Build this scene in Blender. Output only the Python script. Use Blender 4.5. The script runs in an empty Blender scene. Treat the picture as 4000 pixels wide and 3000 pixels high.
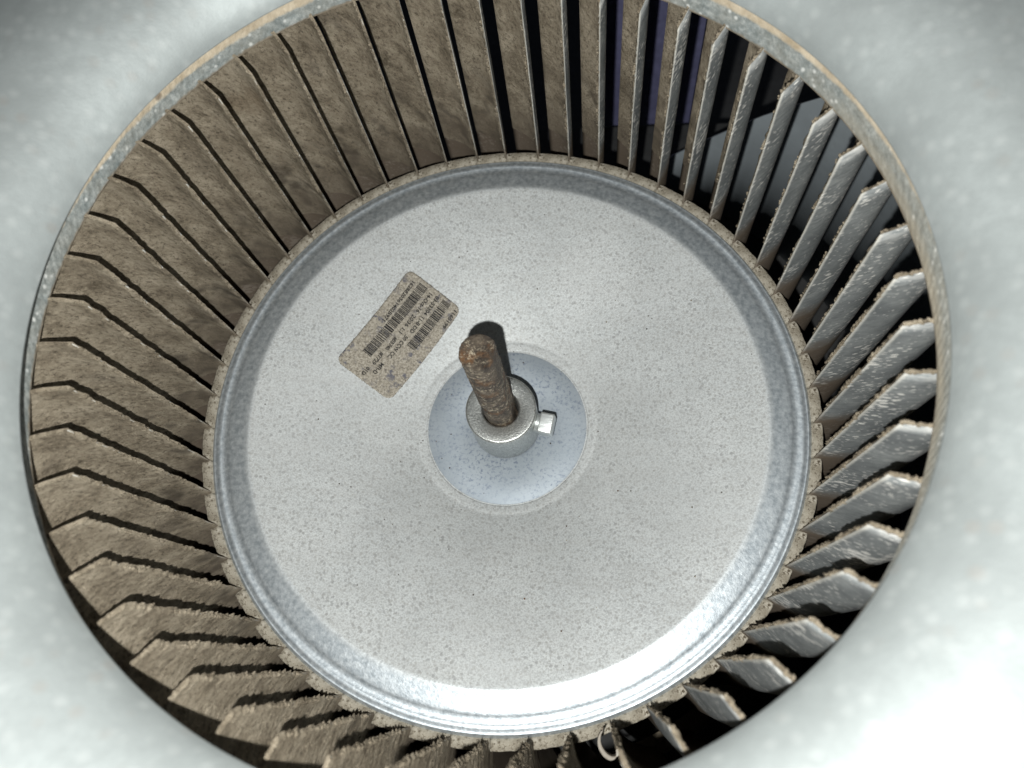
import bpy, bmesh, math, random
from mathutils import Vector, Matrix, noise
random.seed(7)
SC = bpy.context.scene
COL = SC.collection
U = 0.122                       # metres per modelling unit (radius of the wheel's centre disc)
PI = math.pi

# ------------------------------------------------------------------ camera
ta, tb = -.1004, -.3559         # tilt of the wheel axis as the phone saw it
OX, OY, OZ = -.0367, .0802, 2.4746
n_ = Vector((math.sin(ta), math.sin(tb), -math.sqrt(1-math.sin(ta)**2-math.sin(tb)**2)))
e1 = Vector((0, 1, 0)).cross(n_).normalized(); e2 = n_.cross(e1)
O_ = Vector((OX, OY, OZ))
cam = bpy.data.cameras.new('camera'); co = bpy.data.objects.new('camera', cam); COL.objects.link(co)
R3 = Matrix(((e1.x, -e1.y, -e1.z), (e2.x, -e2.y, -e2.z), (n_.x, -n_.y, -n_.z)))
co.matrix_world = Matrix.Translation(Vector((-O_.dot(e1), -O_.dot(e2), -O_.dot(n_)))*U) @ R3.to_4x4()
cam.sensor_width = 9.6; cam.sensor_fit = 'HORIZONTAL'; cam.lens = 7.2
cam.clip_start = .005; cam.clip_end = 200
cam.dof.use_dof = True; cam.dof.focus_distance = 2.36*U; cam.dof.aperture_fstop = 3.2
SC.camera = co

# ------------------------------------------------------------------ dim surroundings and the phone's flash
w = bpy.data.worlds.new('World'); SC.world = w; w.use_nodes = True
wn = w.node_tree.nodes; bg = wn['Background']
sky = wn.new('ShaderNodeTexSky'); sky.sky_type = 'NISHITA'; sky.sun_disc = False
sky.sun_elevation = math.radians(25); sky.sun_rotation = math.radians(200)
w.node_tree.links.new(sky.outputs[0], bg.inputs[0]); bg.inputs[1].default_value = .008
fl_ = bpy.data.lights.new('phone_flash', 'POINT'); fo = bpy.data.objects.new('phone_flash', fl_); COL.objects.link(fo)
fl_.energy = 4.4; fl_.shadow_soft_size = .0016; fl_.color = (.985, 1, .975)
fo.location = Vector((-.2085, .9175, 2.29))*U   # a centimetre and a half beside the lens, as the shaft's shadow shows
SC.cycles.diffuse_bounces = 2
SC.view_settings.view_transform = 'Standard'; SC.view_settings.look = 'None'
SC.view_settings.exposure = 0.0; SC.view_settings.gamma = 1

# ------------------------------------------------------------------ helpers
def tag(o, label=None, cat=None, group=None, kind=None):
    if label: o['label'] = label
    if cat: o['category'] = cat
    if group: o['group'] = group
    if kind: o['kind'] = kind
    return o
def obj(name, me, parent=None):
    o = bpy.data.objects.new(name, me); COL.objects.link(o); o.parent = parent; return o
def empty(name, loc, label, cat):
    o = bpy.data.objects.new(name, None); COL.objects.link(o); o.location = Vector(loc)*U
    o.empty_display_size = .01; return tag(o, label, cat)
def mesh(name, vs, fs, mat, smooth=True, org=(0, 0, 0)):
    og = Vector(org)
    me = bpy.data.meshes.new(name); me.from_pydata([(Vector(v)-og)*U for v in vs], [], fs)
    if smooth: me.polygons.foreach_set('use_smooth', [True]*len(me.polygons))
    if mat: me.materials.append(mat)
    me.update(); return me
def lathe(name, prof, mat, seg=256, parent=None, c=(0, 0), closed=True, z0=0, a0=0, a1=2*PI, wob=None):
    vs, fs = [], []
    full = abs(a1-a0-2*PI) < 1e-6; ns = seg if full else seg+1; m = len(prof)
    for i in range(ns):
        t = a0+(a1-a0)*i/seg
        for j, (r, z) in enumerate(prof):
            dr, dz = wob(t, j) if wob else (0, 0)
            vs.append((c[0]+(r+dr)*math.cos(t), c[1]+(r+dr)*math.sin(t), z+dz))
    for i in range(seg):
        i2 = (i+1) % ns
        for j in range(m if closed else m-1):
            j2 = (j+1) % m
            fs.append((i*m+j, i2*m+j, i2*m+j2, i*m+j2))
    return obj(name, mesh(name, vs, fs, mat), parent)
def spline(pts, n):             # Catmull-Rom resampling of a polyline
    out = []; P = [pts[0]]+list(pts)+[pts[-1]]
    for i in range(1, len(P)-2):
        for k in range(n):
            t = k/n
            out.append(tuple(.5*((2*P[i][d])+(-P[i-1][d]+P[i+1][d])*t+(2*P[i-1][d]-5*P[i][d]+4*P[i+1][d]-P[i+2][d])*t*t+(-P[i-1][d]+3*P[i][d]-3*P[i+1][d]+P[i+2][d])*t**3) for d in range(2)))
    out.append(tuple(pts[-1])); return out
def sheet(prof, th):            # give an open profile thickness (below it)
    lo = []
    for i, p in enumerate(prof):
        a = prof[max(i-1, 0)]; b = prof[min(i+1, len(prof)-1)]
        d = Vector((b[0]-a[0], b[1]-a[1])).normalized(); nrm = Vector((-d.y, d.x))
        lo.append((p[0]+nrm.x*th, p[1]+nrm.y*th))
    return list(prof)+lo[::-1]

class NT:
    def __init__(s, name):
        s.m = bpy.data.materials.new(name); s.m.use_nodes = True; s.t = s.m.node_tree
        s.b = s.t.nodes['Principled BSDF']; s.c = s.n('ShaderNodeTexCoord')
    def n(s, ty, **k):
        x = s.t.nodes.new(ty)
        for a, v in k.items(): setattr(x, a, v)
        return x
    def l(s, a, b): s.t.links.new(a, b)
    def vec(s, sc=(1, 1, 1), src='Object'):
        mp = s.n('ShaderNodeMapping'); mp.inputs['Scale'].default_value = [q/U for q in sc]; s.l(s.c.outputs[src], mp.inputs[0]); return mp.outputs[0]
    def noise(s, scale, detail=4, rough=.6, vec=None):
        x = s.n('ShaderNodeTexNoise'); x.inputs['Scale'].default_value = scale; x.inputs['Detail'].default_value = detail; x.inputs['Roughness'].default_value = rough
        s.l(vec or s.vec(), x.inputs['Vector']); return x.outputs[0]
    def vor(s, scale, vec=None, feat='F1', out=0, rnd=1):
        x = s.n('ShaderNodeTexVoronoi', feature=feat); x.inputs['Scale'].default_value = scale; x.inputs['Randomness'].default_value = rnd
        s.l(vec or s.vec(), x.inputs['Vector']); return x.outputs[out]
    def ramp(s, f, stops, interp='LINEAR'):
        x = s.n('ShaderNodeValToRGB'); r = x.color_ramp; r.interpolation = interp
        while len(r.elements) < len(stops): r.elements.new(.5)
        for e, (p, c) in zip(r.elements, stops):
            e.position = p; e.color = (c, c, c, 1) if isinstance(c, (int, float)) else (*c, 1)
        s.l(f, x.inputs[0]); return x.outputs[0]
    def mix(s, f, a, b, mode='MIX'):
        x = s.n('ShaderNodeMix', data_type='RGBA', blend_type=mode)
        for i, v in ((0, f), (6, a), (7, b)):
            if hasattr(v, 'is_linked') or hasattr(v, 'links'): s.l(v, x.inputs[i])
            elif i == 0: x.inputs[i].default_value = v
            else: x.inputs[i].default_value = (*v, 1)
        return x.outputs[2]
    def math(s, op, a, b=0, c=0, clamp=False):
        x = s.n('ShaderNodeMath', operation=op, use_clamp=clamp)
        for i, v in enumerate((a, b, c)):
            if hasattr(v, 'links'): s.l(v, x.inputs[i])
            else: x.inputs[i].default_value = v
        return x.outputs[0]
    def bump(s, h, strength, dist, prev=None):
        x = s.n('ShaderNodeBump'); x.inputs['Strength'].default_value = strength; x.inputs['Distance'].default_value = dist*U
        s.l(h, x.inputs['Height']); 
        if prev: s.l(prev, x.inputs['Normal'])
        return x.outputs[0]
    def out(s, col=None, rough=None, metal=None, nrm=None, spec=None):
        for k, v in (('Base Color', col), ('Roughness', rough), ('Metallic', metal), ('Normal', nrm), ('Specular IOR Level', spec)):
            if v is None: continue
            i = s.b.inputs[k]
            if hasattr(v, 'links'): s.l(v, i)
            elif isinstance(v, tuple): i.default_value = (*v, 1)
            else: i.default_value = v
        return s.m

# ------------------------------------------------------------------ materials
def m_disc():                   # dusty galvanised face inside, cleaner bluish zinc on the pressed rim
    t = NT('dusty_zinc_disc')
    sep = t.n('ShaderNodeSeparateXYZ'); t.l(t.vec(), sep.inputs[0])
    r = t.math('SQRT', t.math('ADD', t.math('MULTIPLY', sep.outputs[0], sep.outputs[0]), t.math('MULTIPLY', sep.outputs[1], sep.outputs[1])))
    edge = t.math('ADD', r, t.math('MULTIPLY', t.math('SUBTRACT', t.noise(9, 4), .5), .012))
    clean = t.ramp(edge, [(.834, 0), (.858, 1)])
    big = t.noise(3.5, 5, .6); fine = t.noise(190, 3, .7)
    base = t.ramp(big, [(.3, (.52, .54, .538)), (.7, (.61, .63, .625))])
    base = t.mix(t.ramp(fine, [(.40, .55), (.56, 0)]), base, (.30, .30, .30))
    dens = t.ramp(t.noise(7, 3), [(.35, .0), (.7, 1)])
    sp = t.ramp(t.math('ADD', t.vor(48), t.math('MULTIPLY', t.math('SUBTRACT', fine, .5), .35)), [(.18, 1), (.31, 0)])
    sp2 = t.ramp(t.vor(78), [(.16, 1), (.42, 0)])
    base = t.mix(t.math('MULTIPLY', sp, t.math('MULTIPLY_ADD', dens, .45, .28)), base, (.25, .25, .25))
    base = t.mix(t.math('MULTIPLY', sp2, .6), base, (.33, .325, .31))
    smn = t.n('ShaderNodeMapping'); smn.inputs['Rotation'].default_value = (0, 0, .6); smn.inputs['Scale'].default_value = (2.2/U, 14/U, 1/U); t.l(t.c.outputs['Object'], smn.inputs[0])
    base = t.mix(t.ramp(t.noise(1.6, 5, .65, smn.outputs[0]), [(.40, .18), (.58, 0)]), base, (.40, .395, .38))
    base = t.mix(t.ramp(t.noise(2.2, 4, .6), [(.46, 0), (.72, .28)]), base, (.68, .69, .685))
    dk = t.math('MULTIPLY', t.ramp(t.vor(24), [(.05, 1), (.07, 0)]), t.ramp(t.noise(14, 1), [(.62, 0), (.64, 1)]))
    base = t.mix(dk, base, (.07, .06, .05))
    fl = t.n('ShaderNodeTexNoise'); fl.inputs['Scale'].default_value = 75; fl.inputs['Detail'].default_value = 5; t.l(t.vec(), fl.inputs['Vector'])
    zin = t.ramp(fl.outputs[0], [(.32, (.36, .40, .43)), (.5, (.49, .53, .56)), (.72, (.63, .67, .695))])
    col = t.mix(clean, base, zin)
    metal = t.math('MULTIPLY', clean, .34)
    metal = t.math('ADD', metal, .38)
    rough = t.math('ADD', t.math('MULTIPLY', clean, -.06), .55)
    nm = t.bump(t.noise(130, 3, .7), .20, .0035); nm = t.bump(t.noise(22, 3), .06, .006, nm)
    return t.out(col, rough, metal, nm)
def m_flange():                 # cream dust over the crimped edge of the disc
    t = NT('cream_dust_flange')
    c = t.ramp(t.noise(26, 6, .7), [(.3, (.20, .172, .13)), (.52, (.36, .325, .262)), (.75, (.54, .50, .43))])
    pit = t.math('MULTIPLY', t.ramp(t.noise(70, 3, .75), [(.40, 1), (.48, 0)]), t.ramp(t.noise(18, 3), [(.38, 0), (.55, 1)]))
    c = t.mix(pit, c, (.10, .08, .055))
    c = t.mix(t.ramp(t.vor(70), [(.10, .7), (.2, 0)]), c, (.20, .165, .12))
    return t.out(c, .85, 0, t.bump(t.noise(80, 5, .75), .6, .01), .2)
def m_crust():
    t = NT('brown_dust_crust')
    oi = t.n('ShaderNodeObjectInfo')
    v = t.n('ShaderNodeVectorMath', operation='ADD'); t.l(t.vec(), v.inputs[0])
    q = t.n('ShaderNodeVectorMath', operation='SCALE'); q.inputs[0].default_value = (37, 51, 23); t.l(oi.outputs['Random'], q.inputs['Scale']); t.l(q.outputs[0], v.inputs[1]); v = v.outputs[0]
    c = t.ramp(t.noise(11, 7, .68, v), [(.30, (.20, .163, .116)), (.47, (.385, .32, .235)), (.68, (.58, .495, .375))])
    sz_ = t.n('ShaderNodeSeparateXYZ'); t.l(t.vec(), sz_.inputs[0]); zz_ = sz_.outputs[2]
    g = t.noise(72, 5, .85, v)
    c = t.mix(t.ramp(g, [(.37, .8), (.48, 0)]), c, (.09, .073, .052))
    c = t.mix(t.ramp(g, [(.54, 0), (.70, .7)]), c, (.66, .57, .43))
    c = t.mix(t.ramp(t.noise(5, 5, .6, v), [(.60, 0), (.74, .6)]), c, (.085, .068, .052))
    sm_ = t.math('MULTIPLY', t.ramp(t.noise(9, 5, .65, v), [(.50, 0), (.62, .75)]), t.ramp(zz_, [(.10, 1), (.34, 0)]))
    c = t.mix(sm_, c, (.085, .07, .055))
    c = t.mix(t.ramp(t.noise(3.3, 2, .5, v), [(.72, 0), (.80, .3)]), c, (.30, .19, .10))
    # a scoured, smoother strip where the crust meets the disc, darkened for light falloff
    sp_ = t.n('ShaderNodeSeparateXYZ'); t.l(t.vec(), sp_.inputs[0])
    zz = t.math('ADD', sp_.outputs[2], t.math('MULTIPLY', t.math('SUBTRACT', t.noise(8, 3, .5, v), .5), .05))
    low = t.ramp(zz, [(.01, .5), (.07, 0)])
    c = t.mix(low, c, (.25, .205, .155))
    return t.out(c, .95, 0, t.bump(t.noise(82, 5, .85, v), .9, .016), .1)
def m_blade():
    t = NT('scoured_blade_metal')
    oi = t.n('ShaderNodeObjectInfo')
    def vv(sc, rot=.0):
        mp = t.n('ShaderNodeMapping'); mp.inputs['Scale'].default_value = [s_/U for s_ in sc]; mp.inputs['Rotation'].default_value = (0, rot, 0)
        add = t.n('ShaderNodeVectorMath', operation='ADD'); q = t.n('ShaderNodeVectorMath', operation='SCALE'); q.inputs[0].default_value = (3.7, 5.1, 2.3)
        t.l(oi.outputs['Random'], q.inputs['Scale']); t.l(t.c.outputs['Object'], add.inputs[0]); t.l(q.outputs[0], add.inputs[1]); t.l(add.outputs[0], mp.inputs[0]); return mp.outputs[0]
    a = vv((1, 1, 1))
    c = t.ramp(t.noise(9, 5, .62, a), [(.3, (.16, .17, .173)), (.55, (.27, .283, .28)), (.75, (.41, .42, .41))])
    c = t.mix(t.ramp(t.noise(60, 4, .7, vv((.45, 1, 1.6), .5)), [(.35, .6), (.55, 0)]), c, (.13, .14, .145))
    st = vv((.55, .9, 1.25), .65)
    dens = t.noise(5, 4, .6, a)
    f = t.math('ADD', t.vor(52, st), t.math('MULTIPLY', t.math('SUBTRACT', .52, dens), 1.6))
    c = t.mix(t.ramp(f, [(.14, .95), (.24, 0)]), c, (.80, .78, .73))
    f2 = t.math('ADD', t.vor(84, st), t.math('MULTIPLY', t.math('SUBTRACT', .50, dens), 1.1))
    c = t.mix(t.ramp(f2, [(.14, .85), (.26, 0)]), c, (.72, .70, .66))
    sep = t.n('ShaderNodeSeparateXYZ'); t.l(t.vec(), sep.inputs[0])
    # scoured white near the inlet corner, brown film near the disc
    zz = t.math('ADD', sep.outputs[2], t.math('MULTIPLY', t.math('SUBTRACT', t.noise(14, 5, .7, vv((.5, 1, 1.5), .75)), .5), .5))
    c = t.mix(t.ramp(zz, [(.68, 0), (.80, .55)]), c, (.74, .72, .68))
    ed = t.math('ADD', sep.outputs[0], t.math('MULTIPLY', t.math('SUBTRACT', t.noise(30, 4, .7, a), .5), .012))
    c = t.mix(t.ramp(ed, [(.9775, .6), (.983, 0)]), c, (.62, .59, .52))
    z2 = t.math('ADD', sep.outputs[2], t.math('MULTIPLY', t.math('SUBTRACT', t.noise(20, 4, .7, a), .5), .10))
    c = t.mix(t.ramp(z2, [(.0, .85), (.09, 0)]), c, (.17, .125, .085))
    return t.out(c, .80, .0, t.bump(t.noise(90, 4, .7, a), .18, .003), .15)
def m_zinc(name, col, rough=.5, metal=.3, bs=60, bstr=.2, mott=.25, fleck=0, dirt=0):
    t = NT(name)
    d = tuple(x*(1-mott) for x in col); h = tuple(min(1, x*(1+mott)) for x in col)
    c = t.ramp(t.noise(4, 6, .62), [(.3, d), (.5, col), (.72, h)])
    c = t.mix(t.ramp(t.noise(28, 4, .6), [(.3, .5), (.6, 0)]), c, d)
    if fleck: c = t.mix(t.ramp(t.vor(26), [(.10, fleck), (.40, 0)]), c, (.75, .76, .74))
    if dirt: c = t.mix(t.math('MULTIPLY', t.ramp(t.vor(17), [(.12, dirt), (.30, 0)]), t.ramp(t.noise(3, 3), [(.45, 0), (.6, 1)])), c, (.31, .30, .28))
    return t.out(c, rough, metal, t.bump(t.noise(bs, 4, .7), bstr, .006))
def m_ring():                   # galvanised end ring with tan dust along its rolled top and inner foot
    t = NT('dusty_end_ring')
    c = t.ramp(t.noise(55, 5, .7), [(.32, (.15, .172, .17)), (.52, (.26, .285, .28)), (.74, (.48, .50, .485))])
    c = t.mix(t.ramp(t.vor(34), [(.10, .8), (.24, 0)]), c, (.74, .75, .73))
    sep = t.n('ShaderNodeSeparateXYZ'); t.l(t.vec(), sep.inputs[0])
    nz = t.math('MULTIPLY', t.math('SUBTRACT', t.noise(30, 5, .7), .5), .02)
    z = t.math('ADD', sep.outputs[2], nz)
    dust = t.ramp(t.noise(20, 5, .7), [(.3, (.40, .31, .20)), (.7, (.66, .56, .42))])
    dust = t.mix(t.ramp(t.vor(11), [(.09, .8), (.16, 0)]), dust, (.16, .11, .07))
    side = t.math('ADD', t.math('MULTIPLY', sep.outputs[1], -.014), t.math('MULTIPLY', sep.outputs[0], .010))
    c = t.mix(t.ramp(t.math('ADD', z, side), [(.797, 0), (.803, .93)]), c, dust)
    c = t.mix(t.ramp(t.noise(14, 5, .7), [(.35, .25), (.65, .0)]), c, (.36, .31, .235))
    rt_ = t.math('MULTIPLY_ADD', sep.outputs[0], -4.5, -3.6, clamp=True)
    c = t.mix(t.math('MULTIPLY', t.ramp(z, [(.758, .85), (.785, .25)]), rt_), c, (.37, .32, .24))
    c = t.mix(t.ramp(z, [(.7405, .9), (.7465, 0)]), c, (.27, .215, .15))
    ang = t.n('ShaderNodeTexWave', wave_type='BANDS', bands_direction='DIAGONAL'); ang.inputs['Scale'].default_value = 22; ang.inputs['Distortion'].default_value = 3; t.l(t.vec(), ang.inputs[0])
    nm = t.bump(ang.outputs[1], .12, .006); nm = t.bump(t.noise(90, 4, .7), .4, .006, nm)
    return t.out(c, .68, .10, nm)
def m_rust():
    t = NT('rusty_shaft_steel')
    c = t.ramp(t.noise(16, 7, .7), [(.32, (.022, .017, .014)), (.5, (.085, .066, .05)), (.7, (.17, .135, .10))])
    c = t.mix(t.ramp(t.noise(14, 5, .7), [(.52, 0), (.66, .75)]), c, (.21, .095, .032))
    c = t.mix(t.ramp(t.vor(95), [(.12, .9), (.24, 0)]), c, (.03, .02, .015))
    c = t.mix(t.math('MULTIPLY', t.ramp(t.noise(80, 4, .8), [(.50, 0), (.60, .95)]), t.ramp(t.noise(13, 4, .7), [(.42, 0), (.62, 1)])), c, (.62, .53, .39))
    return t.out(c, .62, .25, t.bump(t.noise(85, 5, .8), .9, .012))
def m_hub():
    t = NT('zinc_plated_steel')
    c = t.ramp(t.noise(150, 4, .8), [(.32, (.30, .31, .30)), (.52, (.50, .51, .49)), (.72, (.78, .79, .76))])
    c = t.mix(t.ramp(t.vor(55), [(.06, .8), (.12, 0)]), c, (.13, .11, .08))
    return t.out(c, .34, .9, t.bump(t.noise(170, 3, .8), .35, .004))
def m_plate():
    t = NT('clean_zinc_plate')
    c = t.ramp(t.noise(7, 4), [(.3, (.32, .36, .40)), (.7, (.39, .43, .465))])
    c = t.mix(t.math('MULTIPLY', t.ramp(t.noise(95, 4, .75), [(.38, 1), (.48, 0)]), t.ramp(t.noise(6, 3), [(.38, .3), (.62, .95)])), c, (.17, .20, .265))
    return t.out(c, .60, .30, t.bump(t.noise(90, 3, .7), .18, .004))
def m_sticker():
    t = NT('soiled_paper_label')
    c = t.ramp(t.noise(150, 4, .8), [(.36, (.16, .14, .112)), (.5, (.34, .305, .25)), (.66, (.54, .495, .42))])
    c = t.mix(t.math('MULTIPLY', t.ramp(t.noise(34, 4, .7), [(.54, 0), (.62, .85)]), t.ramp(t.noise(7, 3), [(.40, 0), (.58, 1)])), c, (.08, .085, .12))
    return t.out(c, .8, 0, t.bump(t.noise(130, 4, .8), .5, .004), .25)
def m_flat(name, col, rough=.7, metal=0):
    t = NT(name); c = t.ramp(t.noise(20, 4), [(.3, tuple(x*.8 for x in col)), (.7, tuple(x*1.2 for x in col))]); return t.out(c, rough, metal)
M_DISC, M_FL, M_CRUST, M_BLADE, M_RING, M_RUST, M_HUB, M_PLATE, M_STICK = m_disc(), m_flange(), m_crust(), m_blade(), m_ring(), m_rust(), m_hub(), m_plate(), m_sticker()
M_HOUSE = m_zinc('galvanised_housing', (.325, .35, .346), .56, .36, 20, .16, .15, .10, .5)
M_SCROLL = m_zinc('scroll_sheet_metal', (.46, .51, .54), .6, .2, 30, .1, .12)
M_NAVY = m_flat('shaded_lavender', (.14, .14, .25), .6)  # pale lavender surface, coloured dark to carry its navy shade
M_INK = m_flat('black_label_ink', (.012, .011, .011), .8)
M_DARK = m_flat('shade_dark_back_sheet', (.05, .05, .05), .85)  # dark colour paints in the shade seen through the blade gaps
M_EDGE = m_flat('dark_edge_dust', (.085, .068, .045), .95)
M_CONC = m_flat('dark_concrete', (.07, .07, .072), .9)

# ------------------------------------------------------------------ setting
g = obj('ground', mesh('ground', [(-400, -400, -2.2), (400, -400, -2.2), (400, 400, -2.2), (-400, 400, -2.2)], [(0, 1, 2, 3)], M_CONC, False))
tag(g, 'dark concrete under the blower housing', kind='structure')

# ------------------------------------------------------------------ blower housing
LX, LY = -.0244, .050
house = empty('blower_housing', (0, 0, -1.3), 'galvanised blower housing whose smooth flared inlet rings the fan wheel', 'blower housing')
HO = house.location/U
def hadd(o): o.parent = house; o.location = -Vector(house.location); return o
bell = spline([(.957, .916), (.964, .936), (.976, .958), (.996, .985), (1.022, 1.012), (1.058, 1.040), (1.105, 1.066), (1.165, 1.087), (1.24, 1.098), (1.33, 1.10)], 5)
bl = lathe('inlet_ring', sheet(bell, -.007), M_HOUSE, 288, c=(LX, LY)); hadd(bl)
# scroll outline (spiral) in plan, outlet towards the upper side of the picture
def scroll_r(t):                # t in degrees, measured from the cut-off
    return 1.21+.55*(t/300.)
def scroll_pts():
    pts = []
    for i in range(0, 121):
        t = 310*i/120; a = math.radians(-62-(-1)*0 + t)   # opens round the left and lower side
        pts.append((scroll_r(t)*math.cos(a), scroll_r(t)*math.sin(a)))
    return pts
SP = scroll_pts()
vs, fs = [], []
zb = -1.2
for i_, (x, y) in enumerate(SP):
    rr = math.hypot(x, y); k = (rr+.012)/rr; t_ = 310*i_/120
    zt = 1.08 if t_ < 262 else 1.08-.0435*(t_-262) if t_ < 288 else -.05-.0389*(t_-288) if t_ < 297 else -.40-.0425*(t_-297)
    vs += [(x, y, zb), (x, y, zt), (x*k, y*k, zt), (x*k, y*k, zb)]
for i in range(len(SP)-1):
    for j in range(4): fs.append((i*4+j, (i+1)*4+j, (i+1)*4+(j+1) % 4, i*4+(j+1) % 4))
hadd(obj('scroll_wall', mesh('scroll_wall', vs, fs, M_SCROLL)))
# side panels: an outer square sheet with the inlet hole
def panel(name, z, rin, half, th, mat, c=(LX, LY)):
    N = 192; vs, fs = [], []
    for i in range(N):
        a = 2*PI*i/N; ca, sa = math.cos(a), math.sin(a); k = half/max(abs(ca), abs(sa))
        for zz in (z, z-th):
            vs += [(c[0]+rin*ca, c[1]+rin*sa, zz), (c[0]+k*ca, c[1]+k*sa, zz)]
    for i in range(N):
        j = (i+1) % N; a, b = 4*i, 4*j
        fs += [(a, a+1, b+1, b), (a+2, b+2, b+3, a+3), (a, b, b+2, a+2), (a+1, a+3, b+3, b+1)]
    return hadd(obj(name, mesh(name, vs, fs, mat, False)))
panel('side_panel', 1.101, 1.327, 2.1, .010, M_HOUSE)
panel('back_panel', -1.2, .35, 2.1, .010, M_DARK)
# the narrow box wall round the scroll and the shade-darkened lavender panel across its outlet
def wallbox(name, x0, x1, y0, y1, z0, z1, mat):
    v = [(x, y, z) for x in (x0, x1) for y in (y0, y1) for z in (z0, z1)]
    f = [(0, 1, 3, 2), (4, 6, 7, 5), (0, 4, 5, 1), (2, 3, 7, 6), (0, 2, 6, 4), (1, 5, 7, 3)]
    return hadd(obj(name, mesh(name, v, f, mat, False)))
wallbox('outlet_panel', -.815, -.235, -2.08, -2.06, -1.195, 1.085, M_NAVY)

# ------------------------------------------------------------------ the fan wheel
wheel = empty('fan_wheel', (0, 0, -.8), 'dusty squirrel cage fan wheel with curved blades round a domed zinc disc', 'fan wheel')
WO = Vector(wheel.location)
def wadd(o): o.parent = wheel; o.location = -WO; return o
def cone_z(r):                  # dusty cone of the disc
    pts = [(.0, -.182), (.27, -.182), (.30, -.180), (.325, -.172), (.36, -.160), (.60, -.082), (.80, -.0165), (.838, -.0045), (.85, -.004)]
    for (a, za), (b, zb_) in zip(pts, pts[1:]):
        if a <= r <= b: return za+(zb_-za)*(r-a)/(b-a)
    return pts[-1][1]
prof = spline([(.060, -.183), (.16, -.183), (.268, -.183), (.280, -.1815), (.300, -.1775), (.312, -.1757), (.328, -.1705), (.36, -.160), (.48, -.121), (.60, -.082), (.70, -.049), (.78, -.023), (.815, -.0118), (.832, -.0062), (.842, -.0036), (.850, -.0036), (.862, -.0046), (.885, -.0062), (.905, -.0082), (.915, -.0110), (.924, -.0122), (.932, -.0112), (.938, -.0096), (.944, -.0096), (.950, -.0112), (.955, -.0122), (.960, -.0124), (.965, -.018), (.970, -.025)], 4)
disc = wadd(lathe('centre_disc', sheet(prof, -.007), M_DISC, 288))
PITCH = 2*PI/54; PH = math.radians(-2.82)
# crimped cream edge of the disc: one tab between every two blades
tabs = []
for v_ in range(3):
    rnd = random.Random(v_+40); vs, fs = [], []; K = 12; prf = []
    for j in range(K+1):
        f = j/K; a = PITCH*(.004+.992*f)
        ro = 1.000+.0022*(1-f)+rnd.uniform(-.0009, .0009)
        if f > .97: ro -= .003
        for (r, z) in ((.9685, -.024), (.973, -.015), (.985, -.013+rnd.uniform(-.0006, .0006)), (ro-.003, -.012), (ro, -.014), (ro-.001, -.021), (.9695, -.034)):
            vs.append((r*math.cos(a), r*math.sin(a), z))
    m = 7
    for j in range(K):
        for q in range(m-1): fs.append((j*m+q, j*m+q+1, (j+1)*m+q+1, (j+1)*m+q))
    fs += [tuple(range(m))[::-1], tuple(K*m+q for q in range(m))]
    tabs.append(mesh('flange_tab', vs, fs, M_FL))
for k in range(54):
    o = obj('flange_tab', tabs[k % 3], disc); q_ = PH+k*PITCH; o.rotation_euler.z = q_+(.40-.45*math.cos(q_)-.30*math.sin(q_))*PI/180
# hub plate, hub sleeve, set screw
wadd(lathe('hub_plate', [(.05, -.1815), (.2722, -.1815), (.2735, -.1822), (.274, -.1835), (.05, -.1835)], M_PLATE, 192))
hp = [(.0575, -.1795), (.1150, -.1795), (.1152, -.176), (.1152, -.0060), (.1148, -.0035), (.1120, -.0008), (.1110, -.0003), (.108, .000), (.0640, .000), (.0630, -.0004), (.0590, -.0045), (.0580, -.006), (.0575, -.012), (.0575, -.17)]
hub = wadd(lathe('hub', hp, M_HUB, 160))
# set screw: axis roughly towards +/- x on the picture's right
def prism(cx, r0, r1, x0, x1, nseg, rot=0, ch=0):
    vs, fs = [], []
    rings = [(x0, r0-ch), (x0+ch, r0), (x1-ch, r1), (x1, r1-ch)] if ch else [(x0, r0), (x1, r1)]
    for (x, r) in rings:
        for i in range(nseg):
            a = 2*PI*i/nseg+rot; vs.append((x, r*math.cos(a), r*math.sin(a)))
    for k in range(len(rings)-1):
        for i in range(nseg):
            j = (i+1) % nseg; fs.append((k*nseg+i, k*nseg+j, (k+1)*nseg+j, (k+1)*nseg+i))
    fs += [tuple(range(nseg))[::-1], tuple((len(rings)-1)*nseg+i for i in range(nseg))]
    return vs, fs
vs, fs = [], []
NT_ = 10
for k in range(NT_*4+1):        # threaded shank
    x = .100+k*.028/(NT_*4); r = .030+.0030*math.cos(2*PI*k/4.)
    for i in range(20): vs.append((x, r*math.cos(2*PI*i/20), r*math.sin(2*PI*i/20)))
for k in range(NT_*4):
    for i in range(20):
        j = (i+1) % 20; fs.append((k*20+i, k*20+j, (k+1)*20+j, (k+1)*20+i))
M_BOLT = m_zinc('bright_zinc_bolt', (.62, .64, .63), .36, .75, 90, .15, .12)
SA = math.atan2(.030, -.145)
scr = obj('set_screw', mesh('set_screw', vs, fs, M_BOLT), hub); scr.rotation_euler.z = SA; scr.location = Vector((0, 0, -.072))*U
v2, f2 = prism(0, .0475, .0475, .124, .172, 4, rot=PI/4+.12, ch=0)
bm = bmesh.new(); bv = [bm.verts.new(Vector(p)*U) for p in v2]
for f in f2: bm.faces.new([bv[i] for i in f])
bmesh.ops.recalc_face_normals(bm, faces=bm.faces)
bmesh.ops.bevel(bm, geom=list(bm.edges), offset=.0065*U, segments=3, profile=.6, affect='EDGES')
me = bpy.data.meshes.new('screw_head'); bm.to_mesh(me); bm.free(); me.materials.append(M_BOLT)
me.polygons.foreach_set('use_smooth', [True]*len(me.polygons))
hd = obj('screw_head', me, hub); hd.rotation_euler.z = SA; hd.location = Vector((0, 0, -.072))*U

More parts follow.
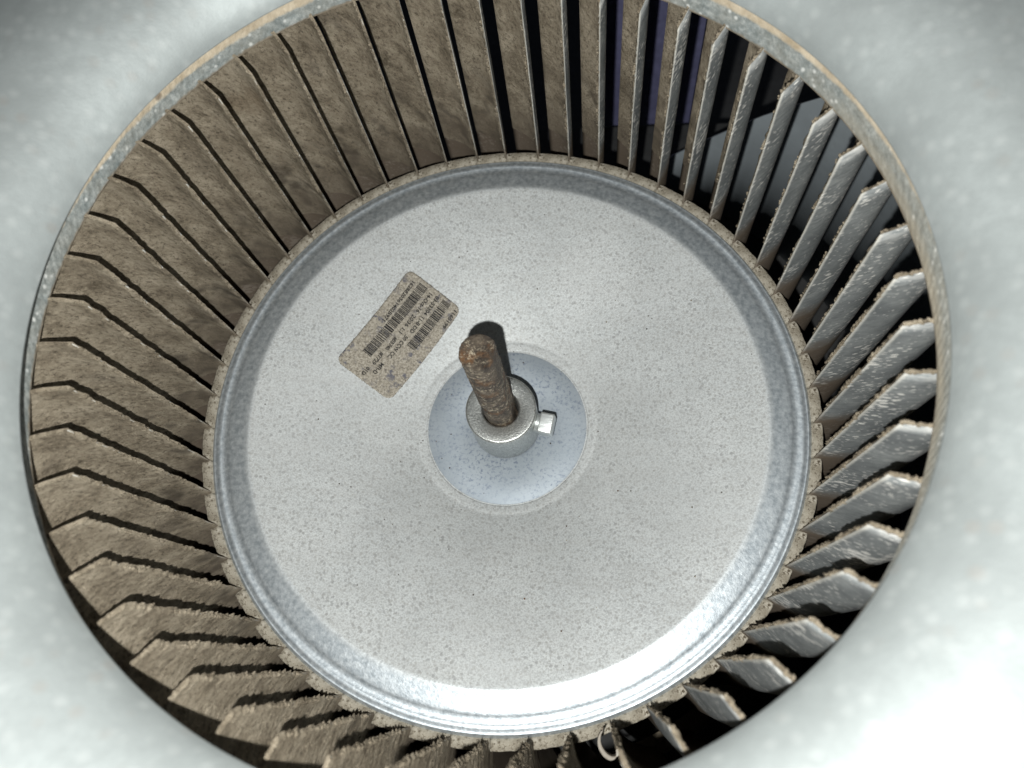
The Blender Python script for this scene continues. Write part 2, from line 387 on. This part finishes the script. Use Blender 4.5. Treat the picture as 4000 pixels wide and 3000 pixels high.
# end ring near the inlet
def rw(t, j):
    v = noise.noise(Vector((math.cos(t)*9, math.sin(t)*9, j*.7)))
    return (v*.0016, v*.0012)
ringp = spline([(1.046, .7385), (1.044, .745), (1.0455, .765), (1.048, .79), (1.051, .808), (1.056, .820), (1.070, .825), (1.090, .822), (1.125, .812), (1.155, .795), (1.174, .77), (1.178, .74), (1.178, .68)], 4)
wadd(lathe('end_ring', sheet(ringp, .006), M_RING, 324, c=(.009, .014), wob=rw))
wadd(lathe('back_ring', [(1.12, -.84), (1.178, -.84), (1.178, -.70), (1.172, -.70), (1.172, -.834), (1.12, -.834)], M_RING, 128))
# dust clots hanging at the foot of the ring
def blob(vs, fs, c, r, rnd, sub=1):
    base = len(vs); t_ = (1+5**.5)/2
    P = [(-1, t_, 0), (1, t_, 0), (-1, -t_, 0), (1, -t_, 0), (0, -1, t_), (0, 1, t_), (0, -1, -t_), (0, 1, -t_), (t_, 0, -1), (t_, 0, 1), (-t_, 0, -1), (-t_, 0, 1)]
    F = [(0, 11, 5), (0, 5, 1), (0, 1, 7), (0, 7, 10), (0, 10, 11), (1, 5, 9), (5, 11, 4), (11, 10, 2), (10, 7, 6), (7, 1, 8), (3, 9, 4), (3, 4, 2), (3, 2, 6), (3, 6, 8), (3, 8, 9), (4, 9, 5), (2, 4, 11), (6, 2, 10), (8, 6, 7), (9, 8, 1)]
    for p in P:
        q = Vector(p).normalized()*r*rnd.uniform(.75, 1.2); vs.append(tuple(Vector(c)+q))
    fs += [tuple(base+i for i in f) for f in F]
rnd = random.Random(3); vs, fs = [], []
for i in range(1500):
    a = rnd.uniform(0, 2*PI); dens = noise.noise(Vector((math.cos(a)*6, math.sin(a)*6, 1.3)))
    if dens < -.15: continue
    blob(vs, fs, ((1.046+rnd.uniform(-.002, .004))*math.cos(a)+.009, (1.046)*math.sin(a)+.014, .738+rnd.uniform(-.004, .003)), rnd.uniform(.0015, .0042), rnd)
o = wadd(obj('dust_clots', mesh('dust_clots', vs, fs, M_CRUST))); o['kind'] = 'stuff'

# ---------------------------------------------------------------- blades
DEG = PI/180
BP = spline([(.975, .0), (1.000, .02), (1.028, .10), (1.052, .32), (1.074, .72), (1.096, 1.40), (1.122, 2.55), (1.147, 4.2), (1.170, 6.1)], 2)
def bp(u):                      # u 0..1 along the chord -> (r, phi)
    x = u*(len(BP)-1); i = min(int(x), len(BP)-2); f = x-i
    return (BP[i][0]*(1-f)+BP[i+1][0]*f, (BP[i][1]*(1-f)+BP[i+1][1]*f)*DEG)
def ztop(r): return .718+min(max(r-.975, 0)*.33, .050)
ZB = -.76
def pt(r, ph, z): return Vector((r*math.cos(ph), r*math.sin(ph), z))
def frame(u):
    a = pt(*bp(max(u-.01, 0)), 0); b = pt(*bp(min(u+.01, 1)), 0); d = (b-a).normalized()
    return d, Vector((-d.y, d.x, 0))      # chord direction, normal on the dusty (front) side
def blade_plate(rnd):
    NR, NZ = 18, 26; vs, fs = [], []
    bow = rnd.uniform(-.0015, .0015)
    for s_ in (0, 1):
        for j in range(NZ+1):
            for i in range(NR+1):
                u = i/NR; r, ph = bp(u); d, nn = frame(u); z = ZB+(ztop(r)-ZB)*j/NZ
                p = pt(r, ph, z)+nn*(-.0036*s_+bow*math.sin(PI*j/NZ)+.0012*noise.noise(Vector((u*2, z*5, bow*900))))
                vs.append(tuple(p))
    W = NR+1; H = (NR+1)*(NZ+1)
    for j in range(NZ):
        for i in range(NR):
            a = j*W+i; fs.append((a, a+W, a+W+1, a+1)); fs.append((H+a, H+a+1, H+a+W+1, H+a+W))
        a = j*W; fs.append((a, H+a, H+a+W, a+W)); a += NR; fs.append((a, a+W, H+a+W, H+a))
    for i in range(NR):
        a = NZ*W+i; fs.append((a, H+a, H+a+1, a+1)); a = i; fs.append((a, a+1, H+a+1, H+a))
    return mesh('blade', vs, fs, M_BLADE)
def blade_crust(rnd, rough):
    NR, NZ = 26, 230; vs, fs = [], []; sd = rnd.uniform(0, 90)
    z0 = -.10
    for j in range(NZ+1):
        for i in range(NR+1):
            u = i/NR; r, ph = bp(u); d, nn = frame(u)
            zt_ = ztop(r)+.0028; z = z0+(zt_-z0)*j/NZ
            N1 = noise.noise(Vector((r*34, z*34, sd))); N2 = noise.noise(Vector((r*110, z*90, sd+7))); N3 = noise.noise(Vector((r*8, z*7, sd+3)))
            th = .0042+.0016*N3+(.0013*N1+.0017*N2)*rough
            th *= .35+.65*min(1, max(0, (z-.03)/.09))
            edge = max(0, 1-i/2.8); th *= (1+.8*edge*(.5+N1))
            if i == 0: th = -.0030
            p = pt(r, ph, z)+nn*(max(th, -.0030 if i == 0 else .0005))
            if i <= 1: p -= d*.0012
            if i <= 2: p -= d*(.0036*(1-i/3.)*(1+1.6*noise.noise(Vector((z*75, sd, 0)))+1.2*noise.noise(Vector((z*28, sd, 5))))*rough*min(1, max(.2, (z-.02)/.15)))
            if j == NZ: p -= nn*(th+.003)
            if j >= NZ-1: p.z += .0022*noise.noise(Vector((r*90, sd, 2)))
            if i == NR: p -= nn*th*.9
            vs.append(tuple(p))
    W = NR+1
    for j in range(NZ):
        for i in range(NR):
            a = j*W+i; fs.append((a, a+W, a+W+1, a+1))
    # nodules of caked dust along the inner and the top edge
    for k in range(int(95*rough)):
        z = rnd.triangular(.05, .715, .5); r, ph = bp(0); d, nn = frame(0)
        if noise.noise(Vector((z*14, sd, 9))) < -.12: continue
        rr = rnd.uniform(.0020, .0044)*rough*(1.4 if rnd.random() < .10 else 1)
        blob(vs, fs, pt(r, ph, z)+nn*(rnd.uniform(.001, .0045))-d*rnd.uniform(-.002, .0022), rr, rnd)
    for k in range(int(26*rough)):
        u = rnd.uniform(0, .46); r, ph = bp(u); d, nn = frame(u)
        blob(vs, fs, pt(r, ph, ztop(r)+.001)+nn*rnd.uniform(.0005, .005), rnd.uniform(.002, .0046)*rough, rnd)
    for k in range(70):
        u = rnd.uniform(0, .9); r, ph = bp(u); d, nn = frame(u); z = rnd.uniform(.08, .70)
        blob(vs, fs, pt(r, ph, z)+nn*.0042, rnd.uniform(.0012, .0028), rnd)
    return mesh('dust_crust', vs, fs, M_CRUST)
plates = [blade_plate(random.Random(i+11)) for i in range(4)]
crusts = [blade_crust(random.Random(i+60), .95) for i in range(4)]
heavy = [blade_crust(random.Random(i+80), 1.5) for i in range(3)]
rnd = random.Random(5)
for k in range(54):
    ang = PH+k*PITCH
    deg = math.degrees(ang) % 360
    b = wadd(obj('blade', plates[rnd.randrange(4)]))
    adj = (.40-.45*math.cos(ang)-.30*math.sin(ang))*DEG
    b.rotation_euler = (Matrix.Rotation(-.013, 3, 'X') @ Matrix.Rotation(ang+adj+rnd.uniform(-.25, .25)*DEG, 3, 'Z')).to_euler()   # the cage stands very slightly askew
    hv = 35 < deg < 185
    c = obj('dust_crust', heavy[rnd.randrange(3)] if hv else crusts[rnd.randrange(4)], b)
# bent blade edge, added as a loose clip of metal at the lower edge
curl = spline([(0, 0), (.012, .012), (.017, .03), (.012, .05), (.0, .062), (-.014, .06), (-.02, .045)], 4)
vs, fs = [], []
for (x, y) in curl:
    vs += [(x*1.1, y*1.1, -.045), (x*1.1, y*1.1, .035), (x*1.1+.009, y*1.1+.004, .035), (x*1.1+.009, y*1.1+.004, -.045)]
for i in range(len(curl)-1):
    for j in range(4): fs.append((i*4+j, i*4+(j+1) % 4, (i+1)*4+(j+1) % 4, (i+1)*4+j))
cb = obj('bent_edge_curl', mesh('bent_edge_curl', vs, fs, M_BLADE), wheel)
a = math.radians(109.5); cb.location = Vector((.972*math.cos(a), .972*math.sin(a), .17))*U-WO; cb.rotation_euler.z = a-PI/2

# ---------------------------------------------------------------- paper label on the disc
def ray_cone(px, py):
    d = Vector(((px-2000)/3000., (py-1500)/3000., 1)); z = -.12
    for _ in range(12):
        c = O_+n_*z; t = c.dot(n_)/d.dot(n_); p = d*t-c; x, y = p.dot(e1), p.dot(e2); z = cone_z(math.hypot(x, y))
    return x, y
def zc(l): return ray_cone(1280+l[0]*.33755, 1020+l[1]*.33755)
CST, CET, CSB, CEB = [zc(l) for l in ((1550, 556), (715, 1617), (946, 93), (92, 1146))]
LS, LT = 1350., 761.            # label extent along the reading direction and down from its first line
def lab(s, t, h):
    u, v = s/LS, t/LT
    x = (CST[0]*(1-u)+CET[0]*u)*(1-v)+(CSB[0]*(1-u)+CEB[0]*u)*v
    y = (CST[1]*(1-u)+CET[1]*u)*(1-v)+(CSB[1]*(1-u)+CEB[1]*u)*v
    return (x, y, cone_z(math.hypot(x, y))+h)
vs, fs = [], []; NS, NTT = 60, 36; cr = 85.
def inside(s, t):               # pull grid corners in so that the paper's corners are round
    dx = max(cr-s, s-(LS-cr), 0); dy = max(cr-t, t-(LT-cr), 0)
    if dx > 0 and dy > 0:
        q = math.hypot(dx, dy)
        m_ = max(dx, dy)
        if q > 1e-6:
            f = m_/q; cx_ = cr if s < cr else LS-cr; cy_ = cr if t < cr else LT-cr
            return cx_+(s-cx_)*f, cy_+(t-cy_)*f
    return s, t
for j in range(NTT+1):
    for i in range(NS+1):
        s, t = inside(LS*i/NS, LT*j/NTT)
        e = (i in (0, NS)) or (j in (0, NTT))
        if e: s += 3*noise.noise(Vector((s*.05, t*.05, 1))); t += 3*noise.noise(Vector((s*.05, t*.05, 4)))
        lift = .0022+.0009*max(0, noise.noise(Vector((s*.006, t*.006, 0))))+.0011*math.exp(-((s-1090+.25*(t-120))/16)**2)*(t > 420)+.0009*math.exp(-((s-1010-.3*t)/12)**2)*(t < 210)
        vs.append(lab(s, t, lift))
W = NS+1
for j in range(NTT):
    for i in range(NS): a = j*W+i; fs.append((a, a+1, a+W+1, a+W))
bd = [i for i in range(NS+1)]+[j*W+NS for j in range(1, NTT+1)]+[NTT*W+i for i in range(NS-1, -1, -1)]+[j*W for j in range(NTT-1, 0, -1)]
b0 = len(vs)
for i in bd: vs.append((vs[i][0], vs[i][1], vs[i][2]-.003))
for k in range(len(bd)): k2 = (k+1) % len(bd); fs.append((bd[k], b0+k, b0+k2, bd[k2]))
sticker = wadd(obj('paper_label', mesh('paper_label', vs, fs, M_STICK)))
ev, ef = [], []; er = random.Random(17)
for k in range(520):            # dust gathered along the paper's edge
    i = er.randrange(len(bd)); p_, q_ = vs[bd[i]], vs[bd[(i+1) % len(bd)]]; f = er.random()
    if noise.noise(Vector((i*.11, 2, 3))) < -.22: continue
    blob(ev, ef, (p_[0]+(q_[0]-p_[0])*f+er.uniform(-.0008, .0008), p_[1]+(q_[1]-p_[1])*f+er.uniform(-.0008, .0008), p_[2]-.0008), er.uniform(.0005, .0015)*(1.7 if er.random() < .06 else 1), er)
ed_ = obj('edge_dust', mesh('edge_dust', ev, ef, M_EDGE), sticker); ed_['kind'] = 'stuff'
sticker['label'] = 'dirty tan rectangular sticker with bar codes and small print'
def text(body, s0, s1, t, h):   # a printed line laid on the cone
    cu = bpy.data.curves.new('print', 'FONT'); cu.body = body; cu.size = 1; cu.offset = .028; cu.resolution_u = 2
    to = bpy.data.objects.new('tmp', cu); COL.objects.link(to)
    dg = bpy.context.evaluated_depsgraph_get(); me = bpy.data.meshes.new_from_object(to.evaluated_get(dg))
    bpy.data.objects.remove(to)
    xs = [v.co.x for v in me.vertices]; x0, x1 = min(xs), max(xs)
    for v in me.vertices:
        s = s0+(v.co.x-x0)/(x1-x0)*(s1-s0); tt = t+h*.5-v.co.y/.70*h
        v.co = Vector(lab(s, tt, .0047))*U
    me.materials.clear(); me.materials.append(M_INK); me.name = 'printed_line'
    obj('printed_line', me, sticker)
for a in (('1165199', 62, 304, 40, 44), ('03-53304', 55, 312, 300, 46), ('11-8 DD', 352, 580, 302, 46), ('.50 CCW CC,', 625, 970, 316, 46), ('MFI-D', 1058, 1210, 330, 46),
          ('14-Oct-16', 78, 345, 388, 46), ('20:36', 392, 556, 392, 46), ('1:1', 590, 655, 396, 44), ('#55740', 725, 905, 398, 44), ('#7729', 960, 1130, 408, 44), ('01D', 1190, 1298, 420, 44),
          ('1628820361402B971', 90, 658, 628, 42)): text(*a)
def barcode(s0, s1, t0, t1, tb0, tb1, seed, n):
    r = random.Random(seed); vs, fs = [], []; s = s0
    ws = [r.choice((2, 2, 3, 5)) if i % 2 == 0 else r.choice((1, 1, 1, 2, 3)) for i in range(n)]; k = (s1-s0)/sum(ws)
    for i, w_ in enumerate(ws):
        if i % 2 == 0:
            b = len(vs); e = s+w_*k*.93
            for q in range(5):
                f = q/4; 
                for ss in (s, e):
                    g_ = (ss-s0)/(s1-s0); a_ = t0+(tb0-t0)*g_; c_ = t1+(tb1-t1)*g_
                    vs.append(lab(ss, a_+(c_-a_)*f, .0046))
            for q in range(4): fs.append((b+2*q, b+2*q+1, b+2*q+3, b+2*q+2))
        s += w_*k
    obj('barcode', mesh('barcode', vs, fs, M_INK, False), sticker)
barcode(44, 715, 126, 236, 140, 254, 2, 75)
barcode(54, 1079, 450, 568, 482, 600, 5, 113)

# ---------------------------------------------------------------- motor shaft
vs, fs = [], []; NA, NZs = 72, 120; r0 = .0535
for j in range(NZs+1):
    z = -.30+(.462+.30)*j/NZs
    for i in range(NA):
        a = 2*PI*i/NA; x, y = math.cos(a), math.sin(a)
        nn = noise.noise(Vector((x*3, y*3, z*40)))*.0010+noise.noise(Vector((x*7, y*7, z*120)))*.0022
        rr = r0+nn
        if j == NZs: rr -= .0022
        if z > -.1 and x < -.80: rr = min(rr, r0*.80/max(-x, .01)) # ground flat for the set screw
        vs.append((rr*x, rr*y, z-(.001 if j == NZs-1 else 0)))
for j in range(NZs):
    for i in range(NA):
        i2 = (i+1) % NA; fs.append((j*NA+i, j*NA+i2, (j+1)*NA+i2, (j+1)*NA+i))
top = NZs*NA
for q in range(1, 7):
    for i in range(NA):
        a = 2*PI*i/NA; rr = (r0-.0022)*(1-q/6.)+.0001
        vs.append((rr*math.cos(a), rr*math.sin(a), .4625-.0015*noise.noise(Vector((rr*60*math.cos(a), rr*60*math.sin(a), 3)))))
for q in range(6):
    for i in range(NA):
        i2 = (i+1) % NA; fs.append((top+q*NA+i, top+q*NA+i2, top+(q+1)*NA+i2, top+(q+1)*NA+i))
rnd = random.Random(9)
for k in range(520):            # grit stuck to the shaft
    a = rnd.uniform(0, 2*PI); z = rnd.triangular(-.02, .46, .2); rr = r0+.0004
    blob(vs, fs, (rr*math.cos(a), rr*math.sin(a), z), rnd.uniform(.0005, .0013)*(2 if rnd.random() < .06 else 1), rnd)
for k in range(120):
    a = rnd.uniform(0, 2*PI); q = r0*math.sqrt(rnd.random())**.5*.95
    blob(vs, fs, (q*math.cos(a), q*math.sin(a), .4625), rnd.uniform(.0005, .0016), rnd)
shaft = obj('motor_shaft', mesh('motor_shaft', vs, fs, M_RUST, org=(0, 0, -.30)))
shaft.location = Vector((-.004, .005, -.30))*U; shaft.rotation_euler = (.0155, .0165, 0)
tag(shaft, 'rusty pitted round steel shaft standing up out of the zinc hub', 'motor shaft')

# crumbs of dirt lying on the disc
rnd = random.Random(21); vs, fs = [], []
for k in range(90):
    a = rnd.uniform(0, 2*PI); r = rnd.uniform(.13, .82)
    blob(vs, fs, (r*math.cos(a), r*math.sin(a), cone_z(r)+.001), rnd.choice((.0012, .0015, .002, .0030)), rnd)
cr_ = obj('dirt_crumbs', mesh('dirt_crumbs', vs, fs, M_RUST, org=(0, 0, -.18))); cr_.location = Vector((0, 0, -.18))*U
tag(cr_, 'dark crumbs of dirt scattered over the pale disc', 'dirt', kind='stuff')
